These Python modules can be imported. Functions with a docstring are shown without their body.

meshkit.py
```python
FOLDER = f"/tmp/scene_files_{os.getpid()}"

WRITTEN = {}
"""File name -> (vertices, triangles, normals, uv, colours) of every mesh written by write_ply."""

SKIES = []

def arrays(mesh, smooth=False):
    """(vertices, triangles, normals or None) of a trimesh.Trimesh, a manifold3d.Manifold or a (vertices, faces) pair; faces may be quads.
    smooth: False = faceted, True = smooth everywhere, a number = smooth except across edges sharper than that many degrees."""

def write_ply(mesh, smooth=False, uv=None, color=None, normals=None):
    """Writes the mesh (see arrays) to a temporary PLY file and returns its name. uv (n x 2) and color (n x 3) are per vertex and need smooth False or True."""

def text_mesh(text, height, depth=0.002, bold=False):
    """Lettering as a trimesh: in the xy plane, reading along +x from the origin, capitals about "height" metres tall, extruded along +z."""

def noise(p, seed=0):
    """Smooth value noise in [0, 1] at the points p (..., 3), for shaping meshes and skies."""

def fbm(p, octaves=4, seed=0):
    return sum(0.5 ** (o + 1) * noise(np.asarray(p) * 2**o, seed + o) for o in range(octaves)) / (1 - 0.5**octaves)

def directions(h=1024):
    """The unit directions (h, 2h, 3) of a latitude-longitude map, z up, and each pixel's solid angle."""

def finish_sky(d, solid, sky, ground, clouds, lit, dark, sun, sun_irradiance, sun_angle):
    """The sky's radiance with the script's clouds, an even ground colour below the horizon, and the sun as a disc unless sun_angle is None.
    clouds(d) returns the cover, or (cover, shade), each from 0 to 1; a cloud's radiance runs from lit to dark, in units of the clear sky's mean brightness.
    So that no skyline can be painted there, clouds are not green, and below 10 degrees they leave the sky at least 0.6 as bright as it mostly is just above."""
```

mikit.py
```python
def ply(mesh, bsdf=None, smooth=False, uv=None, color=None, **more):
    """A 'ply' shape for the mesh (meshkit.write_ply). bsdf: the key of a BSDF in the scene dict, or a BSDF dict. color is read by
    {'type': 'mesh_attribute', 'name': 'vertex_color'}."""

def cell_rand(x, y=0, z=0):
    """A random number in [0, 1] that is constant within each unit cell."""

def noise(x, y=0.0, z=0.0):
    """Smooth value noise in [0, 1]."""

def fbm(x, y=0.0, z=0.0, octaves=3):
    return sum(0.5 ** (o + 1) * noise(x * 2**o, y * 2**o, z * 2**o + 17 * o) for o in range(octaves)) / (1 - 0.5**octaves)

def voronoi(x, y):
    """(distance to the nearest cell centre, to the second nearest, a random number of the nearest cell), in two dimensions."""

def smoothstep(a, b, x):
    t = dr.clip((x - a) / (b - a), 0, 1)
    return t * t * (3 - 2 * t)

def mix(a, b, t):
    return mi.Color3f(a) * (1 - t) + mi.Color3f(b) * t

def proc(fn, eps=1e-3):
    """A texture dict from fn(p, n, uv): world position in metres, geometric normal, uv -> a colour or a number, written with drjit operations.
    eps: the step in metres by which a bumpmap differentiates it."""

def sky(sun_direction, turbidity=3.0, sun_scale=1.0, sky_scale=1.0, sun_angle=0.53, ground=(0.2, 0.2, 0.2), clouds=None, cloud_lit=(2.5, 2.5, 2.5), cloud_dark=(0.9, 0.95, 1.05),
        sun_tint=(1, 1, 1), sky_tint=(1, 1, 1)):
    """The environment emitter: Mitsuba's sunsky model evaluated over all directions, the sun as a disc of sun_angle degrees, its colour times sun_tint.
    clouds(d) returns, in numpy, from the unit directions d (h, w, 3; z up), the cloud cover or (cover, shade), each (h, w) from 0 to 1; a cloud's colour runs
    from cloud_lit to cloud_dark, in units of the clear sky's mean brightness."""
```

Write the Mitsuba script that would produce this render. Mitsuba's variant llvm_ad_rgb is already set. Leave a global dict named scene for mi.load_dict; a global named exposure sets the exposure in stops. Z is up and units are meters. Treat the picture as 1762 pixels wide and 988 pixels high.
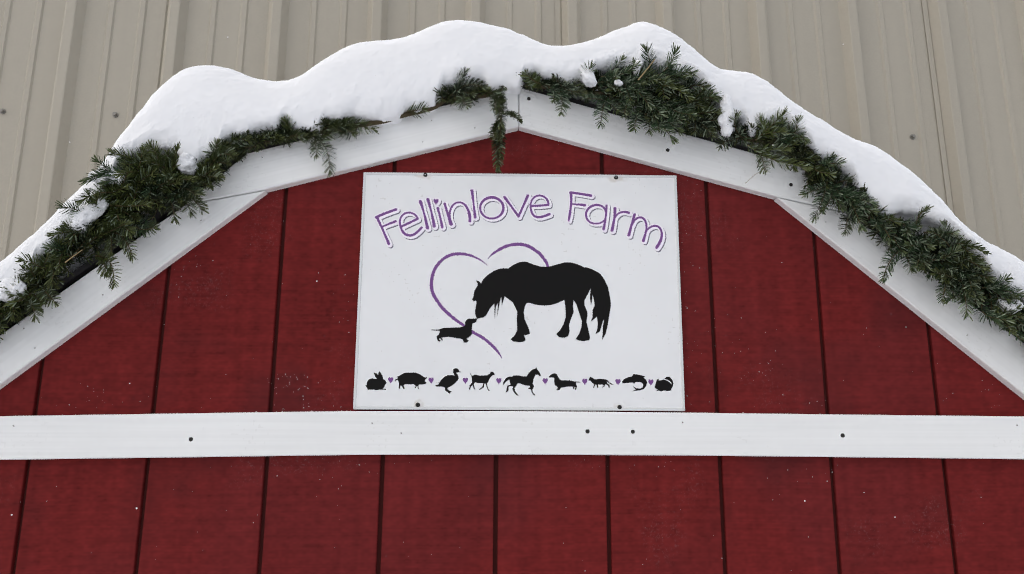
import math, random
import numpy as np, trimesh, shapely
from shapely.geometry import Polygon, LineString, Point, MultiPoint
from shapely.ops import unary_union
from shapely import affinity
import mitsuba as mi, drjit as dr
import mikit, meshkit
from mikit import proc, noise, fbm, voronoi, smoothstep, mix

random.seed(7)
rng = np.random.default_rng(11)
T = mi.ScalarTransform4f
scene, labels = {'type': 'scene'}, {}

# ------------------------------------------------------------------ camera, sky, exposure
W, H, FOC = 1762.0, 988.0, 1330.0
YAW, PITCH, ROLL = 0.0384, 0.21779, 0.00116
EYE = np.array([-0.02616, -1.41249, 1.69822])


def camera_axes():
    cy, sy, cp, sp = math.cos(YAW), math.sin(YAW), math.cos(PITCH), math.sin(PITCH)
    f = np.array([sy * cp, cy * cp, sp])
    r = np.array([cy, -sy, 0.0])
    u = np.cross(r, f)
    c, s = math.cos(ROLL), math.sin(ROLL)
    return r * c + u * s, -r * s + u * c, f


RIGHT, UP, FWD = camera_axes()
scene['camera'] = {
    'type': 'perspective', 'fov': math.degrees(2 * math.atan(W / 2 / FOC)), 'fov_axis': 'x',
    'near_clip': 0.02, 'far_clip': 2000.0,
    'to_world': T().look_at(origin=EYE.tolist(), target=(EYE + FWD).tolist(), up=UP.tolist()),
}


def overcast(d):
    # a snow-cloud deck, darker overhead and right; low brightness added for frontal light
    z = np.clip(d[..., 2], 0, 1)
    side = 0.5 + 0.5 * (d[..., 0] * 0.9 + 0.1 * meshkit.fbm(d * 3.0, 3, 5))
    shade = 0.55 + 0.80 * (side - 0.5) + 0.55 * (z - 0.5)
    return np.ones_like(z), np.clip(shade, 0, 1)


scene['sky'] = mikit.sky([-0.75, -0.45, 0.62], turbidity=4, sun_scale=0.15, sun_angle=60, sun_tint=(0.92, 0.97, 1.10), clouds=overcast,
                         cloud_lit=(2.35, 2.42, 2.55), cloud_dark=(1.15, 1.2, 1.3), ground=(0.6, 0.6, 0.62))
exposure = 2.08


# ------------------------------------------------------------------ helpers
def on_plane(px, py, y):
    """Where the pixel of the photograph meets the upright plane at depth y: (x, z)."""
    px, py = np.asarray(px, float), np.asarray(py, float)
    d = ((px - W / 2) / FOC)[..., None] * RIGHT - ((py - H / 2) / FOC)[..., None] * UP + FWD
    p = EYE + d * ((y - EYE[1]) / d[..., 1])[..., None]
    return p[..., [0, 2]]


def pts(list_, y):
    a = np.array(list_, float)
    return on_plane(a[:, 0], a[:, 1], y)


def numbered(key):
    if key not in used:
        used.add(key)
        return key
    k = 1
    while f'{key}_{k:03d}' in used:
        k += 1
    key = f'{key}_{k:03d}'
    used.add(key)
    return key


used = set()


def tag(key, label=None, category=None, group=None, kind=None):
    used.add(key)
    d = labels.setdefault(key, {})
    for k, v in (('label', label), ('category', category), ('group', group), ('kind', kind)):
        if v:
            d[k] = v
    return key


def add(key, mesh, bsdf, smooth=False, color=None, **more):
    key = numbered(key)
    scene[key] = mikit.ply(mesh, bsdf, smooth=smooth, color=color, **more)
    return key


def inset(poly, c):
    """Convex polygon (n,2) moved inward by c, vertex for vertex."""
    p = np.asarray(poly, float)
    area = 0.5 * np.sum(p[:, 0] * np.roll(p[:, 1], -1) - np.roll(p[:, 0], -1) * p[:, 1])
    if area < 0:
        p = p[::-1]
    n = len(p)
    out = []
    for i in range(n):
        a, b, d = p[i - 1], p[i], p[(i + 1) % n]
        e1, e2 = (b - a) / np.linalg.norm(b - a), (d - b) / np.linalg.norm(d - b)
        n1, n2 = np.array([-e1[1], e1[0]]), np.array([-e2[1], e2[0]])
        k = (n1 + n2)
        k = k / max(1e-6, 1 + n1 @ n2)
        out.append(b + k * c)
    return p, np.array(out)


def prism(poly, y0, y1, c=0.0015):
    """Solid over a polygon in (x, z), front at y0 (towards the viewer), back at y1, its front edge chamfered."""
    outer, inner = inset(poly, c)
    n = len(outer)
    shp = Polygon(inner)
    tv, tf = trimesh.creation.triangulate_polygon(shp, engine='earcut')
    # match the triangulation's vertices to the inner ring
    idx = [int(np.argmin(np.linalg.norm(inner - q, axis=1))) for q in tv]
    tf = np.array([[idx[i] for i in t] for t in tf])
    v = np.vstack([np.c_[inner[:, 0], np.full(n, y0), inner[:, 1]],
                   np.c_[outer[:, 0], np.full(n, y0 + c), outer[:, 1]],
                   np.c_[outer[:, 0], np.full(n, y1), outer[:, 1]]])
    f = [t for t in tf] + [t[::-1] + 2 * n for t in tf]
    for r in (0, 1):
        for i in range(n):
            j = (i + 1) % n
            a, b, d, e = r * n + i, r * n + j, (r + 1) * n + j, (r + 1) * n + i
            f += [[a, e, d], [a, d, b]]
    m = trimesh.Trimesh(v, np.array(f), process=False)
    m.fix_normals()
    return m


def sheet(shape, y0, thick):
    """Flat cut-out (shapely, in x and z) with its face at y0 and the given thickness."""
    ms = []
    for g in getattr(shape, 'geoms', [shape]):
        if g.area < 1e-9:
            continue
        m = trimesh.creation.extrude_polygon(g, thick, engine='earcut')
        v = m.vertices.copy()
        m.vertices = np.c_[v[:, 0], y0 + thick - v[:, 2], v[:, 1]]
        m.invert()
        ms.append(m)
    m = trimesh.util.concatenate(ms)
    m.fix_normals()
    return m


def head(x, z, y, r, depth=0.002, recess=True, n=14):
    """Screw head facing the viewer (-y): a flanged round head with a square recess."""
    prof = [(0.0, -depth * 0.2), (r * 0.30, -depth * 0.2), (r * 0.36, -depth), (r * 0.8, -depth * 0.85), (r, -depth * 0.3), (r, depth)]
    m = trimesh.creation.revolve(np.array([(a, -b) for a, b in prof]), sections=n)
    v = m.vertices
    m.vertices = np.c_[v[:, 0] + x, y - v[:, 2], v[:, 1] + z]
    m.fix_normals()
    return m


def hole_plug(x, z, y, r):
    """Countersunk screw hole: dark cone let into the board, opening at y."""
    prof = np.array([(0.0, -0.00025), (r * 0.55, -0.0003), (r * 0.8, -0.0007), (r, -0.0004), (r, 0.001)])
    m = trimesh.creation.revolve(prof, sections=16)
    v = m.vertices
    m.vertices = np.c_[v[:, 0] + x, y + v[:, 2], v[:, 1] + z]
    m.fix_normals()
    return m


# ------------------------------------------------------------------ materials
def bsdf(name, d):
    scene[name] = d
    return name


def bumped(inner, fn, scale, eps=6e-4):
    return {'type': 'bumpmap', 'arbitrary': proc(fn, eps), 'scale': scale, 'bsdf': inner}


def principled(color, rough=0.6, spec=0.4, **k):
    c = color if isinstance(color, dict) else {'type': 'rgb', 'value': list(color)}
    return {'type': 'principled', 'base_color': c, 'roughness': rough, 'specular': spec, **k}


def two(d):
    return {'type': 'twosided', 'bsdf': d}


# red rough-sawn siding: fine horizontal saw lines, faint upright grain, weathered patches
def saw(p):
    wob = (fbm(p.x * 3.0, p.z * 2.0, 0, 2) - 0.5) * 0.012
    z = p.z + wob
    fine = noise(p.x * 9.0, z * 420.0, 1.0)
    mid = noise(p.x * 5.0 + 40.0, z * 140.0, 5.0)
    return fine, mid


def red_color(p, n, uv):
    fine, mid = saw(p)
    line = smoothstep(0.62, 0.9, mid) * smoothstep(0.35, 0.75, fbm(p.x * 6.0, p.z * 4.0, 3.0, 3))
    grain = fbm(p.x * 70.0, p.z * 3.0, 9.0, 3)
    patch = fbm(p.x * 3.2 + 3.0, p.z * 3.6, 2.0, 4)
    dirt = smoothstep(0.56, 0.80, fbm(p.x * 5.0 + 11.0, p.z * 5.0 - 3.0, 7.0, 4))
    rough = noise(p.x * 170.0, p.z * 330.0, 6.0) + noise(p.x * 80.0, p.z * 120.0, 8.0) - 1.0
    k = 0.92 + 0.15 * (fine - 0.5) - 0.12 * line + 0.24 * (grain - 0.5) + 0.32 * (patch - 0.5) + 0.20 * rough
    red = mix((0.160, 0.0158, 0.0158), (0.136, 0.0155, 0.0162), smoothstep(0.4, 0.65, patch))
    c = red * dr.maximum(k, 0.25)
    c = mix(c, mi.Color3f(0.060, 0.0135, 0.0150), dirt * 0.40)
    frost = smoothstep(0.60, 0.80, fbm(p.x * 7.0 - 9.0, p.z * 7.0, 4.0, 4)) * smoothstep(0.72, 0.95, noise(p.x * 520.0, p.z * 520.0))
    return mix(c, mi.Color3f(0.34, 0.26, 0.26), frost * 0.16)


def red_bump(p, n, uv):
    fine, mid = saw(p)
    return fine * 0.5 + mid * 0.8 + 0.5 * noise(p.x * 260.0, p.z * 40.0, 3.0)


RED = bsdf('red_paint', two(bumped(principled(proc(red_color), 0.8, 0.10), red_bump, 0.00022)))
RED_DARK = bsdf('groove_shade_red', two(principled((0.075, 0.017, 0.015), 0.9, 0.1)))  # same red paint, the shade in the grooves put into a darker colour


# white painted boards, one material per direction of the grain
def white_paint(name, ang):
    ca, sa = math.cos(ang), math.sin(ang)

    def along(p):
        return p.x * ca + p.z * sa, -p.x * sa + p.z * ca

    def color(p, n, uv):
        a, b = along(p)
        g = noise(a * 5.0, b * 330.0, 2.0)
        s = fbm(a * 4.0, b * 9.0, 6.0, 3)
        mark = smoothstep(0.80, 0.86, noise(a * 190.0, b * 260.0, 8.0)) * smoothstep(0.55, 0.75, noise(a * 14.0, b * 18.0, 3.0))
        c = mi.Color3f(0.825, 0.832, 0.828) * (0.955 + 0.05 * (g - 0.5) + 0.085 * (s - 0.5))
        return mix(c, mi.Color3f(0.42, 0.40, 0.37), mark * 0.12)

    def bump(p, n, uv):
        a, b = along(p)
        zone = smoothstep(0.40, 0.65, fbm(a * 3.0, b * 6.0, 1.0, 2))
        ridges = 0.5 + 0.5 * dr.sin(b * 880.0 + 3.0 * noise(a * 3.0, b * 8.0, 1.0))
        return noise(a * 6.0, b * 380.0, 4.0) * 0.5 + zone * ridges * 0.55

    return bsdf(name, two(bumped(principled(proc(color), 0.55, 0.35), bump, 0.0006)))


# tan painted steel
def tan_color(p, n, uv):
    s = fbm(p.x * 2.0, p.z * 1.3, 1.0, 3)
    streak = fbm(p.x * 45.0, p.z * 1.2, 2.0, 3)
    g = noise(p.x * 420.0, p.z * 420.0, p.y * 300.0)
    k = 0.97 + 0.10 * (s - 0.5) + 0.07 * (streak - 0.5) + 0.05 * (g - 0.5)
    return mi.Color3f(0.372, 0.341, 0.281) * k


TAN = bsdf('tan_steel', two(principled(proc(tan_color), 0.5, 0.4)))
STEEL = bsdf('screw_steel', two(principled((0.22, 0.21, 0.19), 0.45, 0.5, metallic=0.5)))
BLACK_SCREW = bsdf('dark_screw', two(principled((0.018, 0.017, 0.016), 0.6, 0.3)))
NAIL = bsdf('old_nail', two(principled((0.20, 0.19, 0.18), 0.7, 0.3)))

SIGN_SCREWS = [(732, 301), (1060, 305.5), (719, 697), (1066, 701)]
SIGN_Y = -0.011
SCREW_XZ = pts(SIGN_SCREWS, SIGN_Y)


def sign_color(p, n, uv):
    s = fbm(p.x * 5.0, p.z * 5.0, 2.0, 4)
    c = mi.Color3f(0.79, 0.80, 0.81) * (0.965 + 0.07 * (s - 0.5))
    for i, (sx, sz) in enumerate(SCREW_XZ):
        dx, dz = p.x - float(sx), p.z - float(sz)
        w = dr.sqrt(dr.square(dx * (1.0 if i > 1 else 0.45)) + dr.square(dz)) + 0.008 * (noise(p.x * 160.0, p.z * 160.0, float(i)) - 0.5)
        c = mix(c, mi.Color3f(0.50, 0.42, 0.33), (1 - smoothstep(0.003, 0.011, w)) * 0.45)
    spot = smoothstep(0.90, 0.94, noise(p.x * 230.0, p.z * 230.0, 4.0)) * smoothstep(0.6, 0.75, noise(p.x * 23.0, p.z * 23.0, 9.0))
    return mix(c, mi.Color3f(0.45, 0.42, 0.38), spot * 0.3)


def sign_bump(p, n, uv):
    return fbm(p.x * 6.0, p.z * 4.0, 8.0, 2)


SIGN = bsdf('sign_white', two(bumped(principled(proc(sign_color), 0.32, 0.4), sign_bump, 0.003, 2e-3)))
SIGN_EDGE = bsdf('sign_edge', two(principled((0.62, 0.63, 0.63), 0.35, 0.5)))
PURPLE = bsdf('purple_print', two(principled((0.170, 0.066, 0.235), 0.38, 0.3)))
LILAC = bsdf('pale_outline_print', two(principled((0.86, 0.82, 0.88), 0.38, 0.4)))
SHADOW = bsdf('grey_outline_print', two(principled((0.145, 0.135, 0.19), 0.38, 0.3)))
BLACK = bsdf('black_print', two(principled((0.0050, 0.0045, 0.0043), 0.40, 0.12)))


def snow_color(p, n, uv):
    k = 0.98 + 0.03 * (fbm(p.x * 12.0, p.y * 12.0, p.z * 12.0, 3) - 0.5)
    return mi.Color3f(0.815, 0.825, 0.850) * k


def snow_bump(p, n, uv):
    return noise(p.x * 300.0, p.y * 300.0, p.z * 300.0) + 1.4 * noise(p.x * 110.0, p.y * 110.0, p.z * 110.0)


SNOW = bsdf('snow_surface', two(bumped(principled(proc(snow_color), 0.9, 0.15), snow_bump, 0.0008)))
FLAKE = bsdf('snow_flake', two(principled((0.80, 0.80, 0.82), 0.9, 0.1)))
SPECK = bsdf('frost_speck', two(principled((0.52, 0.47, 0.47), 0.9, 0.1)))
NEEDLE = bsdf('fir_needles', two(principled({'type': 'mesh_attribute', 'name': 'vertex_color'}, 0.5, 0.25)))
DECK = bsdf('roof_deck', two(principled((0.045, 0.042, 0.045), 0.85, 0.2)))
DRYTWIG = bsdf('dry_twig', two(principled((0.30, 0.22, 0.12), 0.8, 0.2)))

# ------------------------------------------------------------------ ground: one snow sheet to the horizon
tag('snow_ground', 'snow covered ground in front of the building', None, None, 'structure')
gx = np.concatenate([-np.geomspace(400, 3, 30), np.linspace(-2.5, 2.5, 60), np.geomspace(3, 400, 30)])
gy = gx - 1.0
GX, GY = np.meshgrid(gx, gy)
GZ = 0.05 * (meshkit.fbm(np.stack([GX * 0.9, GY * 0.9, GX * 0], -1), 4, 3) - 0.5)
i, j = np.meshgrid(np.arange(len(gy) - 1), np.arange(len(gx) - 1), indexing='ij')
q = (i * len(gx) + j).ravel()
add('ground_tmp', (np.c_[GX.ravel(), GY.ravel(), GZ.ravel()], np.c_[q, q + 1, q + len(gx) + 1, q + len(gx)]), SNOW, smooth=True)
scene['snow_ground'] = scene.pop('ground_tmp')

# ------------------------------------------------------------------ ribbed metal wall behind
MW = tag('metal_wall', 'tall tan ribbed steel wall standing behind the red barn front', 'wall')
MD, MA, MX0, PITCH_R = 0.2404, 0.0255, -0.9415, 0.2286
ca, sa = math.cos(math.atan(MA)), math.sin(math.atan(MA))


def metal_point(s, out, z):
    """s along the wall from its x = 0, out towards the viewer."""
    return np.stack([s * ca + out * sa, MD + s * sa - out * ca, z], -1)


def one_pitch(s0):
    """Profile from the left foot of a rib to the left foot of the next; s0 is that rib's right foot."""
    rib = [(-0.047, 0), (-0.0345, 0.0205), (-0.032, 0.0215), (-0.0145, 0.0215), (-0.012, 0.0205), (0.0, 0.0)]
    out = [(s0 + a, b) for a, b in rib]
    for c in (0.0575, 0.127):
        out += [(s0 + c - 0.0095, 0), (s0 + c - 0.0050, 0.0040), (s0 + c + 0.0050, 0.0040), (s0 + c + 0.0085, 0)]
    return out


first = -8
for panel in range(5):
    k0 = first + panel * 4
    base = MX0 + (k0 + 1) * PITCH_R  # a lap falls on the ribs at 5 and 9 counted from the first in view
    prof = [(base - 0.062, 0.0032), (base - 0.050, 0.0032)]
    for k in range(4):
        prof += one_pitch(base + k * PITCH_R)
    prof += [(base + 4 * PITCH_R - 0.047, 0.0), (base + 4 * PITCH_R - 0.036, 0.012)]
    prof = np.array(prof)
    zs = np.array([-0.02, 6.5])
    n = len(prof)
    front = [metal_point(prof[:, 0], prof[:, 1], np.full(n, z)) for z in zs]
    back = [metal_point(prof[:, 0], prof[:, 1] - 0.0009, np.full(n, z)) for z in zs]
    v = np.vstack(front + back)
    f = []
    for a in range(n - 1):
        f += [[a, a + 1, n + a + 1, n + a], [2 * n + a + 1, 2 * n + a, 3 * n + a, 3 * n + a + 1]]
    f += [[0, n, 3 * n, 2 * n], [n - 1, 3 * n - 1, 4 * n - 1, 2 * n - 1]]
    add('metal_wall__steel_panel', (v, f), TAN)
add('metal_wall__backing', trimesh.creation.box(extents=[6.0, 0.05, 6.4], transform=trimesh.transformations.translation_matrix([0.2, 0.36, 3.2])), DECK)
for (px, py) in ((5, 192), (199, 198), (1570, 236)):
    d = ((px - W / 2) / FOC) * RIGHT - ((py - H / 2) / FOC) * UP + FWD
    t = (MD + MA * EYE[0] - EYE[1]) / (d[1] - MA * d[0])
    P = EYE + d * t
    hexa = trimesh.creation.cylinder(radius=0.0042, height=0.006, sections=6)
    wash = trimesh.creation.cylinder(radius=0.0066, height=0.0018, sections=20)
    hexa.apply_translation([0, 0, 0.0035])
    m = trimesh.util.concatenate([hexa, wash])
    m.apply_transform(trimesh.transformations.rotation_matrix(math.pi / 2, [1, 0, 0]))
    m.apply_translation(P + np.array([0, -0.001, 0]))
    add('metal_wall__hex_screw', m, STEEL)

# ------------------------------------------------------------------ red barn front
BARN = tag('red_barn', 'red board barn front with white gambrel trim under the snow', 'barn')
FY = -0.020  # face of the white trim


def tr(list_):
    return pts(list_, FY)


# trim outlines (x, z)
rake_ul = tr([(892.3, 150), (892.3, 218), (457, 325.5), (318, 351), (425, 263.5)])
rake_ur = tr([(893.6, 150), (1385, 288), (1462, 366), (1337, 338), (893.6, 218)])
rake_ll = tr([(456, 328), (317, 353), (0, 576), (0, 661)])
rake_lr = tr([(1337.5, 340), (1463, 368), (1762, 590), (1762, 678)])


def stretch(poly, i, j, a, b, length):
    """Push the board's lower end (vertices i, j) on along its own edges (from a to i, from b to j)."""
    poly = poly.copy()
    for e, s in ((i, a), (j, b)):
        d = poly[e] - poly[s]
        poly[e] = poly[e] + d / np.linalg.norm(d) * length
    return poly


rake_ll = stretch(rake_ll, 2, 3, 1, 0, 0.20)
rake_lr = stretch(rake_lr, 2, 3, 1, 0, 0.20)
belt = tr([(-160, 718), (0, 716), (300, 711.5), (600, 707.3), (880, 707.3), (1180, 710), (1475, 713.5), (1762, 716.5), (1940, 719),
           (1940, 793), (1762, 790.3), (1475, 787), (1190, 784), (880, 782.3), (600, 783), (300, 787.3), (0, 791.3), (-160, 793)])


def grain_angle(p, q):
    return math.atan2(q[1] - p[1], q[0] - p[0])


W_UL = white_paint('white_paint_upper_left', grain_angle(rake_ul[2], rake_ul[1]))
W_UR = white_paint('white_paint_upper_right', grain_angle(rake_ur[4], rake_ur[3]))
W_LL = white_paint('white_paint_lower_left', grain_angle(rake_ll[3], rake_ll[0]))
W_LR = white_paint('white_paint_lower_right', grain_angle(rake_lr[0], rake_lr[3]))
W_B = white_paint('white_paint_belt', 0.0)

keys = {}
for nm, poly, m in (('ul', rake_ul, W_UL), ('ur', rake_ur, W_UR), ('ll', rake_ll, W_LL), ('lr', rake_lr, W_LR)):
    keys[nm] = add('red_barn__rake_board', prism(poly, FY, -0.0008, 0.0018), m)
# the belt board bows a little, so it is built as a strip of quads with a chamfer
nb = len(belt) // 2
top, bot = belt[:nb], belt[nb:][::-1]
rows = []
for (dz, y) in ((0.0, -0.0008), (0.0, FY + 0.0016), (-0.0016, FY)):
    rows.append(np.c_[top[:, 0], np.full(nb, y), top[:, 1] + dz])
for (dz, y) in ((0.0016, FY), (0.0, FY + 0.0016), (0.0, -0.0008)):
    rows.append(np.c_[bot[:, 0], np.full(nb, y), bot[:, 1] + dz])
v = np.vstack(rows)
f = []
for r in range(6):
    r2 = (r + 1) % 6
    for a in range(nb - 1):
        f.append([r * nb + a, r2 * nb + a, r2 * nb + a + 1, r * nb + a + 1])
f += [[0, nb, 2 * nb, 3 * nb], [0, 3 * nb, 4 * nb, 5 * nb]]
e = nb - 1
f += [[e, 3 * nb + e, 2 * nb + e, nb + e], [e, 5 * nb + e, 4 * nb + e, 3 * nb + e]]
keys['belt'] = add('red_barn__belt_board', (v, f), W_B)

holes = {'ur': [(910, 170, 1.0), (1149, 258.5, 1.0), (1361, 318, 1.0)],
         'belt': [(328.5, 756, 1.0), (1011, 742.3, 1.05), (1089, 743, 1.0), (1450, 749.5, 1.05)]}
for k, hs in holes.items():
    for (px, py, s) in hs:
        x, z = on_plane(px, py, FY)
        add(keys[k] + '__screw', hole_plug(x, z, FY, 0.0036 * s), BLACK_SCREW)
nails = {'belt': [(23.5, 733), (640.5, 728.5), (690.5, 745.5), (1174.5, 727), (1750, 732)],
         'ul': [(451, 271), (743, 207.5), (817, 220.5), (727, 244.5)], 'll': [(177, 507.5), (41, 565.5), (346, 379.5), (300, 373.5), (60, 599)],
         'lr': [(1559, 563), (1664, 577), (1421, 382)]}
for k, hs in nails.items():
    for (px, py) in hs:
        x, z = on_plane(px, py, FY)
        add(keys[k] + '__nail_head', hole_plug(x, z, FY, 0.0012), NAIL)

# siding boards between grooves; grooves as measured: (x at z, x at z2)
groove_px = {-4: [(73.2, 615.5), (61.3, 711.7), (49.4, 791.6), (22.1, 987)], -3: [(290, 470), (263, 711), (255, 788), (234, 987)],
             -2: [(491.5, 326), (467.5, 708), (459.7, 786.5), (444.3, 987)], -1: [(679, 285), (658.6, 784), (653, 930)],
             0: [(857.5, 290), (853.5, 783.5), (852.5, 930)], 1: [(1035.5, 275), (1045.7, 783.5), (1048, 930)],
             2: [(1216, 330), (1233, 708), (1238, 787), (1249.5, 985)], 3: [(1402, 400), (1420, 711), (1430, 790), (1447, 985)],
             4: [(1596.5, 553.6), (1612.7, 707.7), (1622.5, 795), (1646.2, 987.7)]}
line = {}
for k, pp in groove_px.items():
    g = pts(pp, 0.002)
    line[k] = np.polyfit(g[:, 1], g[:, 0], 1)
line[-5] = line[-4] - np.array([0, 0.2032])
line[5] = line[4] + np.array([0, 0.2032])
gx_at = lambda k, z: np.polyval(line[k], z)
top_mid = lambda p, q: 0.5 * (p + q)
outline = [top_mid(rake_ll[2], rake_ll[3]), top_mid(rake_ul[3], rake_ul[4]) * 0 + rake_ul[4] - [0, 0.03], rake_ul[0] - [0, 0.03],
           rake_ur[1] - [0, 0.03], top_mid(rake_lr[2], rake_lr[3])]
outline = np.array(outline)
xl, xr = outline[0, 0], outline[-1, 0]
wall_shape = Polygon([(xl, 0.02)] + [tuple(o) for o in outline] + [(xr, 0.02)])
GW = 0.0040
for k in range(-6, 6):
    lo = [(gx_at(k, z) + GW) if k >= -5 else -3 for z in (-0.1, 3.0)]
    hi = [(gx_at(k + 1, z) - GW) if k + 1 <= 5 else 3 for z in (-0.1, 3.0)]
    quad = Polygon([(lo[0], -0.1), (hi[0], -0.1), (hi[1], 3.0), (lo[1], 3.0)])
    s = wall_shape.intersection(quad)
    if s.is_empty or s.area < 1e-4:
        continue
    ring = np.array(s.exterior.coords)[:-1]
    keep = [i for i in range(len(ring)) if np.linalg.norm(ring[i] - ring[i - 1]) > 0.006]
    add('red_barn__siding_board', prism(ring[keep], 0.0, 0.0098, 0.0013), RED)
add('red_barn__backing_sheet', sheet(wall_shape, 0.0100, 0.008), RED_DARK)
# side walls back to the steel wall, and the gambrel roof deck
for x in (xl, xr):
    zt = outline[0, 1] if x == xl else outline[-1, 1]
    b = trimesh.creation.box(bounds=[[x - 0.012, 0.019, 0.0], [x + 0.012, 0.205 if x < 0 else 0.245, zt - 0.01]])
    add('red_barn__side_wall', b, RED_DARK)
roof_line = np.array([rake_ll[2] + [-0.05, -0.03], rake_ul[4], 0.5 * (rake_ul[0] + rake_ur[0]), rake_ur[1], rake_lr[2] + [0.05, -0.03]])
for a in range(4):
    p, q = roof_line[a], roof_line[a + 1]
    d = (q - p) / np.linalg.norm(q - p)
    nrm = np.array([-d[1], d[0]])
    ln = np.linalg.norm(q - p)
    bx = trimesh.creation.box(extents=[ln, 0.215, 0.011])
    ang = math.atan2(d[1], d[0])
    M = trimesh.transformations.rotation_matrix(-ang, [0, 1, 0])
    c = 0.5 * (p + q) + nrm * 0.0085
    M[:3, 3] = [c[0], -0.028 + 0.1075 + 0.02, c[1]]
    bx.apply_transform(M)
    add('red_barn__roof_deck', bx, DECK)

# ------------------------------------------------------------------ sign
tag('farm_sign', 'white farm sign with purple lettering and animal silhouettes on the red boards', 'sign')
corners = pts([(626.5, 297.5), (1163, 303), (1177.8, 706.4), (608.5, 703.4)], SIGN_Y)
add('farm_sign__panel', prism(corners, SIGN_Y, SIGN_Y + 0.006, 0.0010), SIGN)
fr_in = inset(corners, 0.0042)
fr = Polygon(fr_in[0]).buffer(0.0008, join_style='mitre').difference(Polygon(fr_in[1]))
cs = fr_in[0]
for a in range(4):
    p, q = cs[a], cs[(a + 1) % 4]
    p2, q2 = fr_in[1][a], fr_in[1][(a + 1) % 4]
    o = (p - p2) * 0.25
    o2 = (q - q2) * 0.25
    strip = np.array([p + o, q + o2, q2, p2])
    strip = strip + 0.00025 * (strip.mean(0) - strip) / np.linalg.norm(strip.mean(0) - strip, axis=1, keepdims=True)
    add('farm_sign__edge_strip', prism(strip, SIGN_Y - 0.0014, SIGN_Y + 0.0072, 0.0008), SIGN_EDGE)
for (x, z) in SCREW_XZ:
    add('farm_sign__screw', head(x, z, SIGN_Y, 0.0042, 0.0024), BLACK_SCREW)


def C(ox, oy, s, list_):
    return [(ox + a / s, oy + b / s) for a, b in list_]


def to_sign(list_):
    return pts(list_, SIGN_Y)


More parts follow.
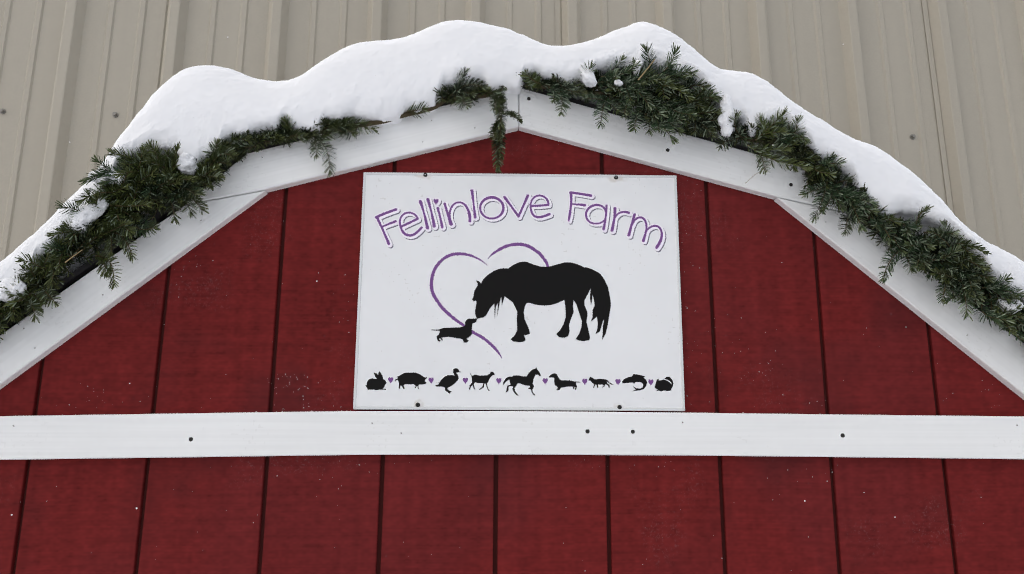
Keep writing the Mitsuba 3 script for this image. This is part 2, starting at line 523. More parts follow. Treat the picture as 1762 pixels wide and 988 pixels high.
def spline(p, w, step=0.0008):
    """A smooth curve through p with widths w at its points: dense points and widths."""
    from scipy.interpolate import CubicSpline
    p, w = np.asarray(p, float), np.asarray(w, float)
    t = np.r_[0, np.cumsum(np.sqrt(np.linalg.norm(np.diff(p, axis=0), axis=1)))]
    n = max(8, int(np.linalg.norm(np.diff(p, axis=0), axis=1).sum() / step))
    tt = np.linspace(0, t[-1], n)
    return (CubicSpline(t, p)(tt) if len(p) > 2 else np.stack([np.interp(tt, t, p[:, k]) for k in (0, 1)], 1)), np.interp(tt, t, w)


def stroke(p, w, rag=0.0):
    """Brush stroke of round dabs along a curve; w are diameters in metres."""
    c, ww = spline(p, w)
    if rag:
        ww = ww * (1 + rag * (rng.random(len(ww)) - 0.5))
    dabs = [Point(*c[i]).buffer(max(ww[i], 3e-4) / 2, 6) for i in range(len(c))]
    links = [MultiPoint(list(np.vstack([np.array(dabs[i].exterior.coords), np.array(dabs[i + 1].exterior.coords)]))).convex_hull for i in range(len(dabs) - 1)]
    return unary_union(links)


PX = float(np.linalg.norm(on_plane(900, 500, SIGN_Y) - on_plane(901, 500, SIGN_Y)))  # metres to a photograph pixel at the sign
U = PX / 8.81


def S(o, list_, w):
    return stroke(to_sign(C(o[0], o[1], 8.81, list_)), np.array(w) * U * 1.12)


def heart(cx, cy, w, h):
    t = np.linspace(0, 2 * np.pi, 40, endpoint=False)
    x = 16 * np.sin(t) ** 3 / 16.0
    y = (13 * np.cos(t) - 5 * np.cos(2 * t) - 2 * np.cos(3 * t) - np.cos(4 * t))
    y = (y - y.min()) / (y.max() - y.min()) - 0.5
    return Polygon(to_sign(np.c_[cx + x * w / 2, cy - y * h]))


L1, L2, L3 = (630, 320), (790, 310), (960, 320)
glyphs = []
glyphs.append([S(L1, [(168, 485), (240, 640), (345, 880)], [40, 28, 38]), S(L1, [(155, 478), (300, 415), (455, 360)], [38, 36, 36]), S(L1, [(245, 622), (350, 578), (447, 540)], [24, 30, 36])])
glyphs.append([S(L1, [(535, 620), (660, 560), (780, 502)], [30, 34, 34]),
               S(L1, [(780, 500), (730, 432), (640, 408), (560, 440), (516, 515), (518, 600), (550, 685), (605, 740), (680, 752), (750, 722), (840, 636)], [30, 26, 26, 26, 26, 28, 34, 36, 36, 34, 34])])
glyphs.append([S(L1, [(822, 238), (875, 405), (930, 640)], [46, 26, 46])])
glyphs.append([S(L1, [(936, 208), (985, 385), (1033, 610)], [44, 26, 46])])
glyphs.append([S(L1, [(1085, 342), (1118, 460), (1153, 625)], [38, 26, 40]), heart(630 + 1060 / 8.81, 320 + 247 / 8.81, 78 / 8.81, 96 / 8.81)])
glyphs.append([S(L1, [(1190, 272), (1232, 410), (1288, 580)], [36, 30, 52]),
               S(L1, [(1275, 520), (1268, 410), (1292, 330), (1345, 270), (1412, 252), (1480, 275), (1532, 340), (1565, 430), (1572, 535)], [28, 26, 26, 26, 26, 28, 34, 40, 40])])
glyphs.append([S(L1, [(1604, 76), (1630, 280), (1652, 476)], [44, 24, 42])])
ring_c = [(495 + 176 * math.cos(a), 425 + 160 * math.sin(a)) for a in np.linspace(0, 2 * math.pi, 17)]
glyphs.append([S(L2, ring_c, [34, 36, 32, 28, 28, 28, 28, 30, 30, 32, 36, 38, 40, 38, 34, 34, 34])])
glyphs.append([S(L2, [(690, 265), (800, 415), (900, 555)], [42, 30, 34]), S(L2, [(900, 555), (965, 410), (1040, 240)], [34, 30, 40])])
glyphs.append([S(L2, [(1092, 394), (1220, 390), (1352, 376)], [30, 32, 30]),
               S(L2, [(1352, 376), (1338, 310), (1285, 255), (1200, 238), (1130, 272), (1087, 350), (1085, 430), (1108, 508), (1155, 555), (1215, 565), (1285, 550), (1368, 520)], [30, 30, 28, 26, 26, 26, 28, 30, 32, 34, 34, 36])])
glyphs.append([S(L3, [(195, 110), (198, 280), (178, 440), (163, 530)], [40, 28, 36, 24]), S(L3, [(188, 102), (350, 125), (498, 150)], [34, 34, 40]), S(L3, [(205, 275), (300, 284), (405, 295)], [22, 26, 40])])
glyphs.append([S(L3, [(722, 390), (690, 330), (640, 300), (570, 292), (490, 322), (437, 382), (424, 440), (446, 512), (500, 560), (580, 574), (650, 560), (702, 518)], [26, 28, 30, 32, 32, 30, 30, 28, 26, 24, 22, 20]),
               S(L3, [(735, 302), (725, 460), (690, 658)], [32, 26, 38])])
glyphs.append([S(L3, [(864, 346), (855, 480), (818, 676)], [46, 28, 44]), S(L3, [(846, 530), (872, 470), (920, 420), (990, 397), (1070, 410)], [22, 24, 26, 28, 38])])
glyphs.append([S(L3, [(1160, 438), (1120, 580), (1072, 748)], [40, 32, 42]),
               S(L3, [(1128, 590), (1170, 515), (1230, 482), (1290, 494), (1330, 555), (1340, 640), (1325, 730), (1292, 832)], [22, 26, 30, 32, 30, 28, 30, 42]),
               S(L3, [(1335, 700), (1380, 642), (1450, 610), (1520, 622), (1563, 680), (1572, 760), (1545, 850), (1494, 936)], [22, 26, 28, 30, 30, 34, 40, 42])])
letters = [unary_union(g) for g in glyphs]
allp = unary_union(letters)
halo = unary_union([allp.buffer(14 * U), affinity.translate(allp.buffer(22 * U), 15 * U, -14 * U)])
shadow = affinity.translate(halo.buffer(1 * U), 13 * U, -13 * U)
for g in getattr(shadow, 'geoms', [shadow]):
    add('farm_sign__word_shadow', sheet(g, SIGN_Y - 0.0005, 0.0003), SHADOW)
for g in getattr(halo, 'geoms', [halo]):
    add('farm_sign__word_outline', sheet(g, SIGN_Y - 0.0008, 0.0003), LILAC)
for g in letters:
    add('farm_sign__letter', sheet(g, SIGN_Y - 0.0012, 0.0003), PURPLE)

C4, C5, C6, C7 = (730, 410), (730, 515), (880, 430), (880, 500)


def c(o, l):
    return C(o[0], o[1], 8.81, l)


horse = (c(C4, [(785, 640), (830, 655), (862, 690), (890, 630), (960, 560), (1060, 495), (1140, 465), (1200, 458), (1275, 460), (1350, 405), (1430, 370), (1500, 357), (1560, 362), (1640, 395)])
         + c(C6, [(300, 215), (440, 256), (530, 260), (600, 250), (720, 215), (820, 190), (900, 193), (980, 215), (1070, 250), (1100, 270), (1130, 265), (1220, 295), (1340, 360), (1400, 440), (1460, 560), (1485, 680), (1505, 800)])
         + c(C7, [(1505, 240), (1480, 380), (1455, 540), (1425, 660), (1372, 750), (1385, 640), (1385, 540), (1405, 460), (1395, 440), (1375, 500), (1340, 620), (1275, 660), (1300, 590), (1310, 500), (1295, 395), (1205, 475), (1230, 400), (1230, 300),
                  (1262, 230), (1250, 140), (1228, 60), (1215, 180), (1205, 220), (1192, 130), (1192, 60), (1202, -38), (1165, 40), (1105, 150), (1105, 220), (1150, 330), (1150, 380), (1135, 470), (1165, 600), (1190, 710), (1180, 750), (1090, 770),
                  (1010, 755), (975, 735), (1030, 650), (1060, 560), (1070, 470), (1030, 350), (985, 210), (940, 145), (930, 240), (942, 330), (905, 420), (870, 530), (880, 620), (860, 690), (800, 718), (720, 705), (680, 660), (740, 600), (790, 510),
                  (825, 400), (820, 280), (803, 140), (690, 195), (600, 220), (500, 228), (400, 220), (330, 205), (265, 185), (225, 195), (200, 250), (185, 330), (200, 440), (240, 530), (265, 590), (280, 655), (215, 678), (185, 670), (212, 740)])
         + c(C5, [(1530, 625), (1500, 645), (1440, 652), (1350, 640), (1308, 610), (1370, 550), (1410, 470), (1405, 300), (1410, 190), (1345, 50), (1280, 0), (1218, -45), (1200, 15), (1176, 95), (1170, -25), (1163, -35), (1140, 60), (1105, 270),
                  (1120, 50), (1085, 110), (1068, 300), (1062, 60), (990, 150), (935, 250), (890, 280), (860, 280), (800, 298), (775, 240), (770, 180), (795, 40), (775, 20), (745, 35), (740, 14), (722, 14)])
         + c(C4, [(740, 905), (750, 870), (760, 800), (810, 715), (812, 690)]))
dog = c(C5, [(800, 292), (720, 298), (680, 295), (640, 315), (620, 345), (620, 385), (615, 405), (540, 428), (420, 432), (290, 438), (230, 458), (170, 465), (100, 460), (130, 475), (230, 478), (240, 495), (215, 545), (188, 560), (195, 600), (210, 635),
             (240, 645), (250, 632), (225, 610), (230, 590), (245, 590), (255, 615), (290, 625), (270, 600), (262, 580), (370, 570), (430, 580), (580, 605), (600, 655), (640, 660), (660, 640), (678, 632), (650, 615), (640, 600), (700, 560), (722, 530),
             (720, 470), (728, 370), (790, 345)])


def outline_shape(list_, round_=0.0):
    s = Polygon(to_sign(list_)).buffer(0)
    return s


lh = c(C4, [(955, 415), (880, 350), (800, 303), (700, 262), (600, 242), (500, 238), (400, 256), (300, 307), (220, 382), (160, 470), (122, 580), (108, 690), (118, 790), (152, 880)]) + c(C5, [(200, 30), (245, 95), (310, 170), (400, 250), (500, 330), (610, 405), (730, 495), (850, 562), (950, 632), (1080, 755), (1175, 895)])
lw = np.array([8, 16, 24, 34, 40, 42, 42, 42, 42, 44, 44, 44, 44, 44, 44, 42, 42, 44, 40, 38, 40, 42, 38, 38, 8])
rh = c(C4, [(968, 312), (1030, 245), (1130, 178), (1250, 120), (1380, 94), (1480, 96), (1600, 132), (1690, 190)]) + c(C6, [(420, 52), (482, 125), (528, 190), (550, 262)])
rw = np.array([8, 24, 38, 46, 44, 44, 44, 42, 42, 42, 40, 40])
add('farm_sign__heart_stroke', sheet(stroke(to_sign(lh), lw * U, 0.5), SIGN_Y - 0.0005, 0.0003), PURPLE)
add('farm_sign__heart_stroke', sheet(stroke(to_sign(rh), rw * U, 0.5), SIGN_Y - 0.0005, 0.0003), PURPLE)
add('farm_sign__horse_silhouette', sheet(outline_shape(horse), SIGN_Y - 0.0010, 0.0003), BLACK)
add('farm_sign__dog_silhouette', sheet(outline_shape(dog), SIGN_Y - 0.0010, 0.0003), BLACK)

A1, A2, A3, A4 = (620, 620), (740, 620), (860, 620), (1010, 620)
small = {
    'rabbit': (A1, [(90, 450), (115, 445), (120, 390), (150, 345), (205, 322), (260, 335), (295, 335), (260, 280), (240, 220), (290, 235), (318, 265), (335, 195), (375, 240), (400, 290), (405, 335), (445, 360), (470, 410), (440, 435), (430, 470), (400, 505), (460, 512), (455, 525), (330, 525), (285, 535), (240, 522), (130, 525), (120, 490)]),
    'pig': (A1, [(615, 380), (622, 345), (665, 325), (660, 290), (680, 285), (790, 225), (985, 220), (1060, 250), (1150, 310), (1190, 300), (1185, 320), (1155, 345), (1150, 380), (1180, 400), (1160, 425), (1085, 435), (1045, 430), (1035, 460), (1040, 500), (1055, 515), (1030, 515), (1018, 460), (1005, 462), (985, 495), (965, 500), (990, 455), (950, 425), (870, 430), (790, 425), (772, 450), (782, 490), (800, 515), (770, 515), (755, 480), (735, 455), (712, 457), (705, 490), (715, 510), (690, 510), (690, 440), (690, 400), (665, 345), (634, 358), (622, 380)]),
    'duck': (A2, [(90, 450), (150, 430), (165, 408), (115, 404), (170, 395), (200, 350), (250, 300), (320, 268), (400, 265), (440, 275), (410, 220), (415, 165), (455, 140), (500, 155), (520, 195), (560, 215), (500, 213), (465, 225), (495, 260), (510, 310), (495, 355), (440, 415), (380, 460), (318, 487), (312, 515), (345, 545), (395, 560), (365, 575), (350, 600), (285, 545), (255, 535), (270, 520), (264, 487), (230, 475), (110, 467)]),
    'goat': (A2, [(712, 228), (722, 224), (742, 280), (758, 280), (800, 255), (880, 275), (1020, 268), (1085, 225), (1060, 212), (1110, 203), (1140, 225), (1155, 265), (1110, 268), (1060, 330), (1030, 400), (1012, 420), (1035, 505), (1068, 548), (1035, 540), (988, 412), (970, 420), (952, 490), (878, 528), (872, 518), (930, 478), (950, 408), (850, 405), (800, 392), (778, 435), (808, 530), (785, 520), (755, 438), (728, 475), (712, 518), (722, 538), (695, 520), (705, 450), (750, 398), (746, 310)]),
    'pony': (A3, [(55, 440), (62, 395), (110, 320), (170, 290), (210, 300), (240, 275), (320, 270), (420, 290), (480, 285), (520, 220), (580, 170), (635, 150), (650, 125), (660, 155), (705, 210), (735, 275), (710, 285), (690, 262), (640, 255), (605, 320), (585, 420), (610, 465), (595, 500), (580, 520), (590, 575), (640, 625), (605, 625), (570, 580), (555, 520), (505, 510), (515, 490), (540, 490), (535, 455), (455, 450), (390, 425), (320, 405), (290, 460), (260, 500), (275, 560), (340, 630), (305, 630), (265, 590), (225, 520), (240, 465), (160, 460), (155, 545), (105, 575), (115, 545), (135, 450), (190, 440), (170, 340), (100, 390), (70, 435)]),
    'dachshund': (A3, [(875, 290), (930, 245), (980, 230), (1020, 255), (1050, 320), (1090, 358), (1240, 360), (1340, 380), (1440, 388), (1440, 398), (1360, 397), (1355, 420), (1378, 470), (1360, 525), (1335, 525), (1350, 480), (1330, 475), (1325, 510), (1300, 512), (1310, 470), (1220, 470), (1090, 490), (1065, 530), (1035, 535), (1005, 515), (1040, 500), (1020, 470), (980, 440), (970, 380), (970, 315), (930, 305), (890, 312)]),
    'cat': (A4, [(55, 295), (105, 318), (135, 340), (240, 333), (320, 340), (360, 352), (410, 402), (482, 436), (430, 438), (372, 392), (352, 380), (360, 412), (402, 440), (408, 490), (388, 490), (375, 450), (330, 425), (310, 470), (260, 492), (292, 455), (285, 435), (195, 432), (202, 490), (180, 487), (168, 435), (150, 432), (128, 490), (108, 490), (130, 430), (85, 395), (60, 365), (28, 360), (35, 330)]),
    'fish': (A4, [(620, 385), (660, 340), (730, 305), (800, 290), (830, 245), (940, 262), (1040, 290), (1005, 310), (1055, 350), (1072, 400), (1055, 460), (1010, 515), (950, 535), (880, 545), (790, 555), (870, 530), (820, 465), (880, 500), (950, 505), (985, 490), (1005, 450), (990, 410), (950, 388), (860, 388), (845, 420), (815, 398), (720, 405), (640, 410)]),
    'chinchilla': (A4, [(1208, 490), (1220, 430), (1245, 350), (1280, 322), (1275, 360), (1310, 360), (1360, 345), (1430, 365), (1490, 410), (1510, 440), (1505, 400), (1455, 355), (1380, 330), (1420, 295), (1470, 298), (1520, 350), (1538, 410), (1530, 460), (1500, 520), (1500, 540), (1440, 550), (1370, 540), (1320, 555), (1300, 545), (1230, 545), (1265, 520), (1225, 505)]),
}
for nm, (o, l) in small.items():
    add(f'farm_sign__{nm}_silhouette', sheet(outline_shape(C(o[0], o[1], 10.365, l)), SIGN_Y - 0.0006, 0.0003), BLACK)
for (o, x, y) in ((A1, 542, 362), (A1, 1263, 368), (A2, 630, 370), (A2, 1226, 376), (A3, 810, 380), (A3, 1515, 388), (A4, 553, 393), (A4, 1139, 400)):
    add('farm_sign__small_heart', sheet(heart(o[0] + x / 10.365, o[1] + y / 10.365, 92 / 10.365, 116 / 10.365), SIGN_Y - 0.0006, 0.0003), PURPLE)

# ------------------------------------------------------------------ snow lying on the roof
top_px = [(-260, 610), (-120, 520), (-50, 482), (0, 454), (34, 421), (61, 404), (85, 377), (112, 351), (129, 329), (150, 308), (170, 287), (194, 252), (214, 221), (233, 194), (260, 163), (286, 140), (306, 126), (340, 114), (361, 112), (392, 116), (419, 124), (449, 136), (477, 141),
          (497, 138), (521, 126), (541, 111), (572, 92), (600, 79), (631, 71), (672, 68), (696, 63), (726, 51), (750, 41), (777, 35), (805, 35), (832, 40), (863, 46), (893, 56), (920, 69), (944, 78), (972, 79), (999, 74), (1029, 64), (1057, 53), (1081, 44), (1106, 37),
          (1125, 41), (1152, 53), (1179, 68), (1196, 82), (1213, 102), (1237, 119), (1261, 123), (1285, 124), (1308, 131), (1329, 143), (1349, 162), (1373, 180), (1400, 198), (1434, 218), (1475, 240), (1520, 260), (1547, 276), (1571, 293), (1591, 313), (1612, 333), (1635, 357), (1652, 384),
          (1662, 399), (1693, 413), (1720, 428), (1762, 449), (1820, 485), (1900, 535), (2010, 620)]
bot_px = [(-260, 690), (-120, 590), (-40, 520), (0, 492), (8, 505), (20, 518), (35, 505), (52, 492), (57, 468), (62, 444), (95, 425), (112, 399), (136, 394), (160, 376), (172, 352), (185, 330), (200, 300), (208, 270), (238, 262), (262, 250), (285, 256), (305, 262), (315, 288), (334, 292), (350, 270), (366, 268), (378, 271),
          (380, 240), (395, 231), (415, 234), (439, 223), (477, 220), (487, 204), (494, 204), (500, 217), (531, 226), (549, 226), (562, 207), (586, 203), (607, 196), (634, 205), (658, 206), (684, 200), (696, 187), (726, 186), (750, 181), (756, 160), (764, 146), (791, 143), (829, 137), (843, 155), (869, 152), (897, 151),
          (901, 128), (920, 121), (941, 133), (972, 140), (999, 139), (1009, 146), (1017, 140), (1022, 118), (1040, 117), (1067, 112), (1089, 116), (1097, 131), (1103, 119), (1107, 104), (1125, 104), (1142, 112), (1160, 128), (1193, 132), (1215, 150), (1232, 172), (1242, 200), (1246, 222), (1256, 236), (1264, 226), (1268, 200), (1278, 198), (1286, 224), (1293, 238),
          (1306, 224), (1325, 208), (1353, 209), (1380, 231), (1404, 266), (1434, 273), (1466, 303), (1479, 334), (1499, 357), (1530, 370), (1545, 361), (1571, 364), (1598, 377), (1639, 397), (1673, 425), (1693, 455), (1707, 479), (1738, 503), (1765, 512), (1820, 560), (1900, 620), (2010, 710)]
YS, YF = 0.034, -0.056
tp, bp = pts(top_px, YS), pts(bot_px, YF + 0.012)
from scipy.interpolate import PchipInterpolator
from scipy.ndimage import gaussian_filter1d
xs = np.arange(-1.10, 1.16, 0.0022)
zt = gaussian_filter1d(PchipInterpolator(tp[:, 0], tp[:, 1])(xs), 3)
zb = gaussian_filter1d(np.interp(xs, bp[:, 0], bp[:, 1]), 1.2)
back_y = 0.2404 + 0.0255 * xs - 0.004
roof_z = np.interp(xs, roof_line[:, 0], roof_line[:, 1]) + 0.0145


def snow_body(zt):
    zb_s = np.minimum(gaussian_filter1d(zb, 40), zt - 0.03)
    zb_core = np.minimum(zb, zt - 0.03)
    Hh = gaussian_filter1d((zt - zb_s) / 0.885, 5)
    D = 0.17 * np.clip(Hh / 0.17, 0.55, 1.0)
    col = lambda y, z: np.c_[xs, np.broadcast_to(y, xs.shape), z]
    # under the lip, back to the garland's hidden side and down on the roof
    rows = [col(0.10, np.minimum(roof_z, zb_core + 0.02)), col(0.035, np.minimum(roof_z + 0.001, zb_core)),
            col(0.02, 0.6 * np.maximum(zb_core, roof_z) + 0.4 * np.minimum(roof_z, zb_core)), col(0.0, zb_core + 0.006)]
    rows += [col(YF + dy, zb_core + dz) for dy, dz in ((0.040, -0.002), (0.026, -0.0035), (0.016, -0.003), (0.008, 0.000), (0.003, 0.006))]
    for a in np.linspace(0.06, 1.0, 84) ** 0.9 * (math.pi / 2):
        w_ = float(np.clip((math.sin(a) - 0.02) / 0.38, 0, 1))
        w_ = w_ * w_ * (3 - 2 * w_)
        rows.append(col(YF + D * (1 - math.cos(a)), np.maximum((1 - w_) * zb_core + w_ * zb_s + Hh * math.sin(a), zb_core + 0.002 + 0.008 * math.sin(a))))
    rows += [col(YF + D + (back_y - YF - D) * s_, zb_s + Hh - 0.004 * s_) for s_ in (0.35, 0.7, 1.0)]
    G = np.stack(rows)  # rows, columns, 3
    for _ in range(2):  # ease the profile's corners
        G[4:-3] = 0.25 * G[3:-4] + 0.5 * G[4:-3] + 0.25 * G[5:-2]
    Nn = np.cross(np.gradient(G, axis=1), np.gradient(G, axis=0))
    Nn /= np.maximum(np.linalg.norm(Nn, axis=-1, keepdims=True), 1e-9)
    low = np.exp(-np.maximum(G[..., 2] - zb_core, 0) / 0.025)
    lump = (meshkit.fbm(G * 14, 2, 21) - 0.5) * 0.008 + (meshkit.fbm(G * 60, 3, 22) - 0.5) * (0.0022 + 0.010 * low) + (meshkit.noise(G * 190, 23) - 0.5) * 0.0015 + np.maximum(meshkit.fbm(G * 45, 3, 24) - 0.56, 0) * 0.02 * low
    fade = np.ones(len(G))
    fade[:3] = 0
    fade[-2:] = 0.3
    return G + Nn * (lump * fade[:, None])[..., None] * np.sign(-Nn[len(G) // 2, len(xs) // 2, 1])


# the ridge is set so that the bank's skyline has the heights measured in the photograph
tpx = np.array(top_px, float)
want = PchipInterpolator(tpx[:, 0], tpx[:, 1])
for _ in range(4):
    G = snow_body(zt)
    d_ = G - EYE
    w_ = d_ @ FWD
    gx_, gy_ = W / 2 + FOC * (d_ @ RIGHT) / w_, H / 2 - FOC * (d_ @ UP) / w_
    ub = np.arange(-200, 1980, 6.0)
    sky_ = np.full(len(ub), np.nan)
    bi = np.round((gx_ + 200) / 6.0).astype(int)
    okb = (bi >= 0) & (bi < len(ub))
    for k in np.unique(bi[okb]):
        sky_[k] = gy_[okb & (bi == k)].min()
    good = ~np.isnan(sky_)
    err = np.interp(gx_[30], ub[good], sky_[good]) - want(np.clip(gx_[30], -250, 2000))
    zt = zt + 0.8 * gaussian_filter1d(err, 9) * 0.00118
G = snow_body(zt)
nr, nc = G.shape[:2]
i, j = np.meshgrid(np.arange(nr - 1), np.arange(nc - 1), indexing='ij')
q = (i * nc + j).ravel()
tag('snow_bank', 'thick rounded bank of fresh snow lying along the barn roof', 'snow')
m = trimesh.Trimesh(G.reshape(-1, 3), np.vstack([np.c_[q, q + 1, q + nc + 1], np.c_[q, q + nc + 1, q + nc]]), process=False)
scene['snow_bank'] = mikit.ply(m, SNOW, smooth=True)


def clump(px, py, y, rx, rz, ry, seed, ang=0.0):
    """A few lumps of snow grown together, with a crumbly skin."""
    import manifold3d as mf
    g = np.random.default_rng(seed)
    n = max(5, int(math.ceil(3.4 * rx / rz)))
    body = mf.Manifold()
    for k in range(n):
        u = (k + 0.5) / n * 2 - 1
        r = rz * (0.80 + 0.35 * g.random()) * (1 - 0.30 * abs(u))
        c_ = [u * (rx - 0.6 * rz), g.normal() * ry * 0.25, g.normal() * rz * 0.28]
        body = body + mf.Manifold.sphere(r, 20).scale([1.0, 0.9, 1.0]).translate(c_)
    me = body.refine_to_length(0.0022).to_mesh()
    m_ = trimesh.Trimesh(me.vert_properties[:, :3], me.tri_verts)
    trimesh.smoothing.filter_laplacian(m_, lamb=0.5, iterations=45)
    v = m_.vertices
    nn = m_.vertex_normals
    v = v + nn * ((meshkit.fbm(v * 120 + seed * 3.1, 3, seed) - 0.5) * rz * 0.5 + (meshkit.noise(v * 420, seed + 1) - 0.5) * 0.0012)[:, None]
    ca_, sa_ = math.cos(ang), math.sin(ang)
    v = np.c_[v[:, 0] * ca_ - v[:, 2] * sa_, v[:, 1], v[:, 0] * sa_ + v[:, 2] * ca_]
    x, z = on_plane(px, py, y)
    return trimesh.Trimesh(v + [x, y, z], m_.faces, process=False)


clumps = [((186, 304), (0.034, 0.014), -0.060, 0.1, 'snow clump on fir tips at the upper left edge of the left garland'),
          ((150, 370), (0.044, 0.015), -0.060, 0.70, 'long slanting snow clump caught on the left garland below its dense bunch'),
          ((24, 504), (0.026, 0.019), -0.062, 0.6, 'snow clump on the garland at the left edge of the picture'),
          ((1063, 142), (0.010, 0.0050), -0.076, -0.4, 'tiny snow clump resting on the dense right garland bunch'),
          ((1738, 524), (0.024, 0.012), -0.058, -0.15, 'snow clump on the garland near the right edge of the picture'),
          ((1250, 200), (0.044, 0.0135), -0.070, 1.50, 'upright snow tongue filling a gap of the right garland'),
          ((1011, 130), (0.026, 0.0115), -0.070, 1.9, 'snow tongue at the left end of the dense right garland bunch'),
          ((1097, 118), (0.018, 0.008), -0.064, 1.6, 'narrow snow tongue left of the upright tips on the right garland'),
          ((322, 284), (0.016, 0.018), -0.056, 0.5, 'snow clump beside the dark gap right of the left garland bunch')]
for s_, ((px, py), (rx, rz), y, ang, lab) in enumerate(clumps):
    key = add('snow_clump', clump(px, py, y, rx, rz, 0.014, 31 + s_, ang), SNOW, smooth=True)
    tag(key, lab, 'snow clump')

# ------------------------------------------------------------------ fir garlands


OUTWARD = -1.0


def frame_along(c):
    t = np.gradient(c, axis=0)
    t /= np.linalg.norm(t, axis=1, keepdims=True)
    ref = np.array([0.0, -1.0, 0.25])
    a = np.cross(t, ref)
    a /= np.maximum(np.linalg.norm(a, axis=1, keepdims=True), 1e-6)
    return t, a, np.cross(a, t)


def twig_mesh(c, r0, r1, col):
    n = len(c)
    t, a, b = frame_along(c)
    r = np.linspace(r0, r1, n)
    ang = np.arange(5) * 2 * np.pi / 5
    v = (c[:, None] + r[:, None, None] * (np.cos(ang)[None, :, None] * a[:, None] + np.sin(ang)[None, :, None] * b[:, None])).reshape(-1, 3)
    f = []
    for i in range(n - 1):
        for k in range(5):
            p, q_ = i * 5 + k, i * 5 + (k + 1) % 5
            f += [[p, q_, q_ + 5], [p, q_ + 5, p + 5]]
    return v, np.array(f), np.tile(col, (len(v), 1))


def needles(c, per_m, length, tone, pale):
    """Flat fir needles spread mostly to both sides of the twig and over its top, closing to a tuft at the tip."""
    seg = np.linalg.norm(np.diff(c, axis=0), axis=1)
    L = seg.sum()
    # four combs: one to each side, two raised towards the outside of the twig, their needles evenly spaced
    roll = rng.normal(0, 0.45)
    rows_ = ((0.0, 1.0, 1.0), (math.pi, 1.0, 1.0), (0.85, 0.82, 0.8), (math.pi - 0.85, 0.82, 0.8), (1.57, 0.7, 0.35))
    ss, phis, lens = [], [], []
    for ph, lf, df in rows_:
        m_ = max(4, int(L * per_m * df * 0.25))
        ss.append((np.arange(m_) + 0.5 + rng.normal(0, 0.22, m_)) / m_)
        phis.append(ph + roll + rng.normal(0, 0.16, m_))
        lens.append(np.full(m_, lf))
    tuft = 7
    ss.append(np.full(tuft, 0.985))
    phis.append(rng.uniform(0, 2 * math.pi, tuft))
    lens.append(np.full(tuft, 0.75))
    s, phi, lens = np.clip(np.concatenate(ss), 0.02, 0.995), np.concatenate(phis), np.concatenate(lens)
    n = len(s)
    idx = s * (len(c) - 1)
    i0 = np.minimum(idx.astype(int), len(c) - 2)
    fr_ = (idx - i0)[:, None]
    base = c[i0] * (1 - fr_) + c[i0 + 1] * fr_
    t, a, b = frame_along(c)
    t, a, b = t[i0], a[i0], b[i0]
    out = np.cos(phi)[:, None] * a - np.sin(phi)[:, None] * b * OUTWARD
    fwd = np.radians(rng.normal(56, 5, n)) * (1 - 0.55 * np.clip((s - 0.8) / 0.2, 0, 1))
    d = np.cos(fwd)[:, None] * t + np.sin(fwd)[:, None] * out
    ln = length * lens * (0.85 + 0.25 * rng.random(n)) * (0.75 + 0.25 * np.sin(np.pi * np.clip(s * 0.9 + 0.1, 0, 1)))
    bend = t * 0.16 + rng.normal(0, 0.05, (n, 3))
    tip = base + (d + bend) * ln[:, None]
    mid = base + (d + bend * 0.35) * (ln * 0.52)[:, None]
    wdir = np.cross(d, np.cross(t, d) + 0.45 * rng.normal(0, 1, (n, 3)))
    wdir = np.cross(d, wdir)
    wdir /= np.maximum(np.linalg.norm(wdir, axis=1, keepdims=True), 1e-6)
    w = (0.00088 + 0.00026 * rng.random(n))[:, None]
    far = base + (d + bend * 0.9) * (ln * 0.90)[:, None]
    near = base + d * (ln * 0.15)[:, None]
    v = np.stack([base, near + wdir * w * 0.8, near - wdir * w * 0.8, mid + wdir * w, mid - wdir * w, far + wdir * w * 0.85, far - wdir * w * 0.85, tip], 1)
    f = np.array([[0, 1, 2], [1, 3, 4], [1, 4, 2], [3, 5, 6], [3, 6, 4], [5, 7, 6]])
    faces = (np.arange(n)[:, None, None] * 8 + f[None]).reshape(-1, 3)
    k = rng.random(n)
    under = (rng.random(n) < pale)[:, None]
    green = np.array(tone)[None] * (0.65 + 0.7 * k[:, None])
    silver = np.array([0.205, 0.250, 0.180])[None] * (0.7 + 0.6 * k[:, None])
    colr = np.where(under, silver, green)
    young = np.clip((s - 0.6) / 0.4, 0, 1)[:, None] * rng.random((n, 1)) * 0.7
    colr = colr * (1 - young) + np.array([0.115, 0.125, 0.045]) * young
    cv = np.repeat(colr[:, None], 8, 1)
    cv[:, 5:] *= 1.15
    return v.reshape(-1, 3), faces, cv.reshape(-1, 3)


def curve(p0, p1, sag, n=12, kink=0.0):
    t = np.linspace(0, 1, n)[:, None]
    d = p1 - p0
    L = np.linalg.norm(d)
    side = np.cross(d, [0, 1, 0])
    side = side / max(np.linalg.norm(side), 1e-6)
    return p0 + d * t + np.array([0, 0, 1.0]) * sag * L * (t - t * t) * 4 * 0.5 + side * kink * L * np.sin(math.pi * t) * 0.25


def join(parts_):
    v, f, cc, o = [], [], [], 0
    for a, b, d in parts_:
        v.append(a)
        f.append(b + o)
        cc.append(d)
        o += len(a)
    return np.vstack(v), np.vstack(f), np.vstack(cc)


BARK = np.array([0.085, 0.062, 0.030])


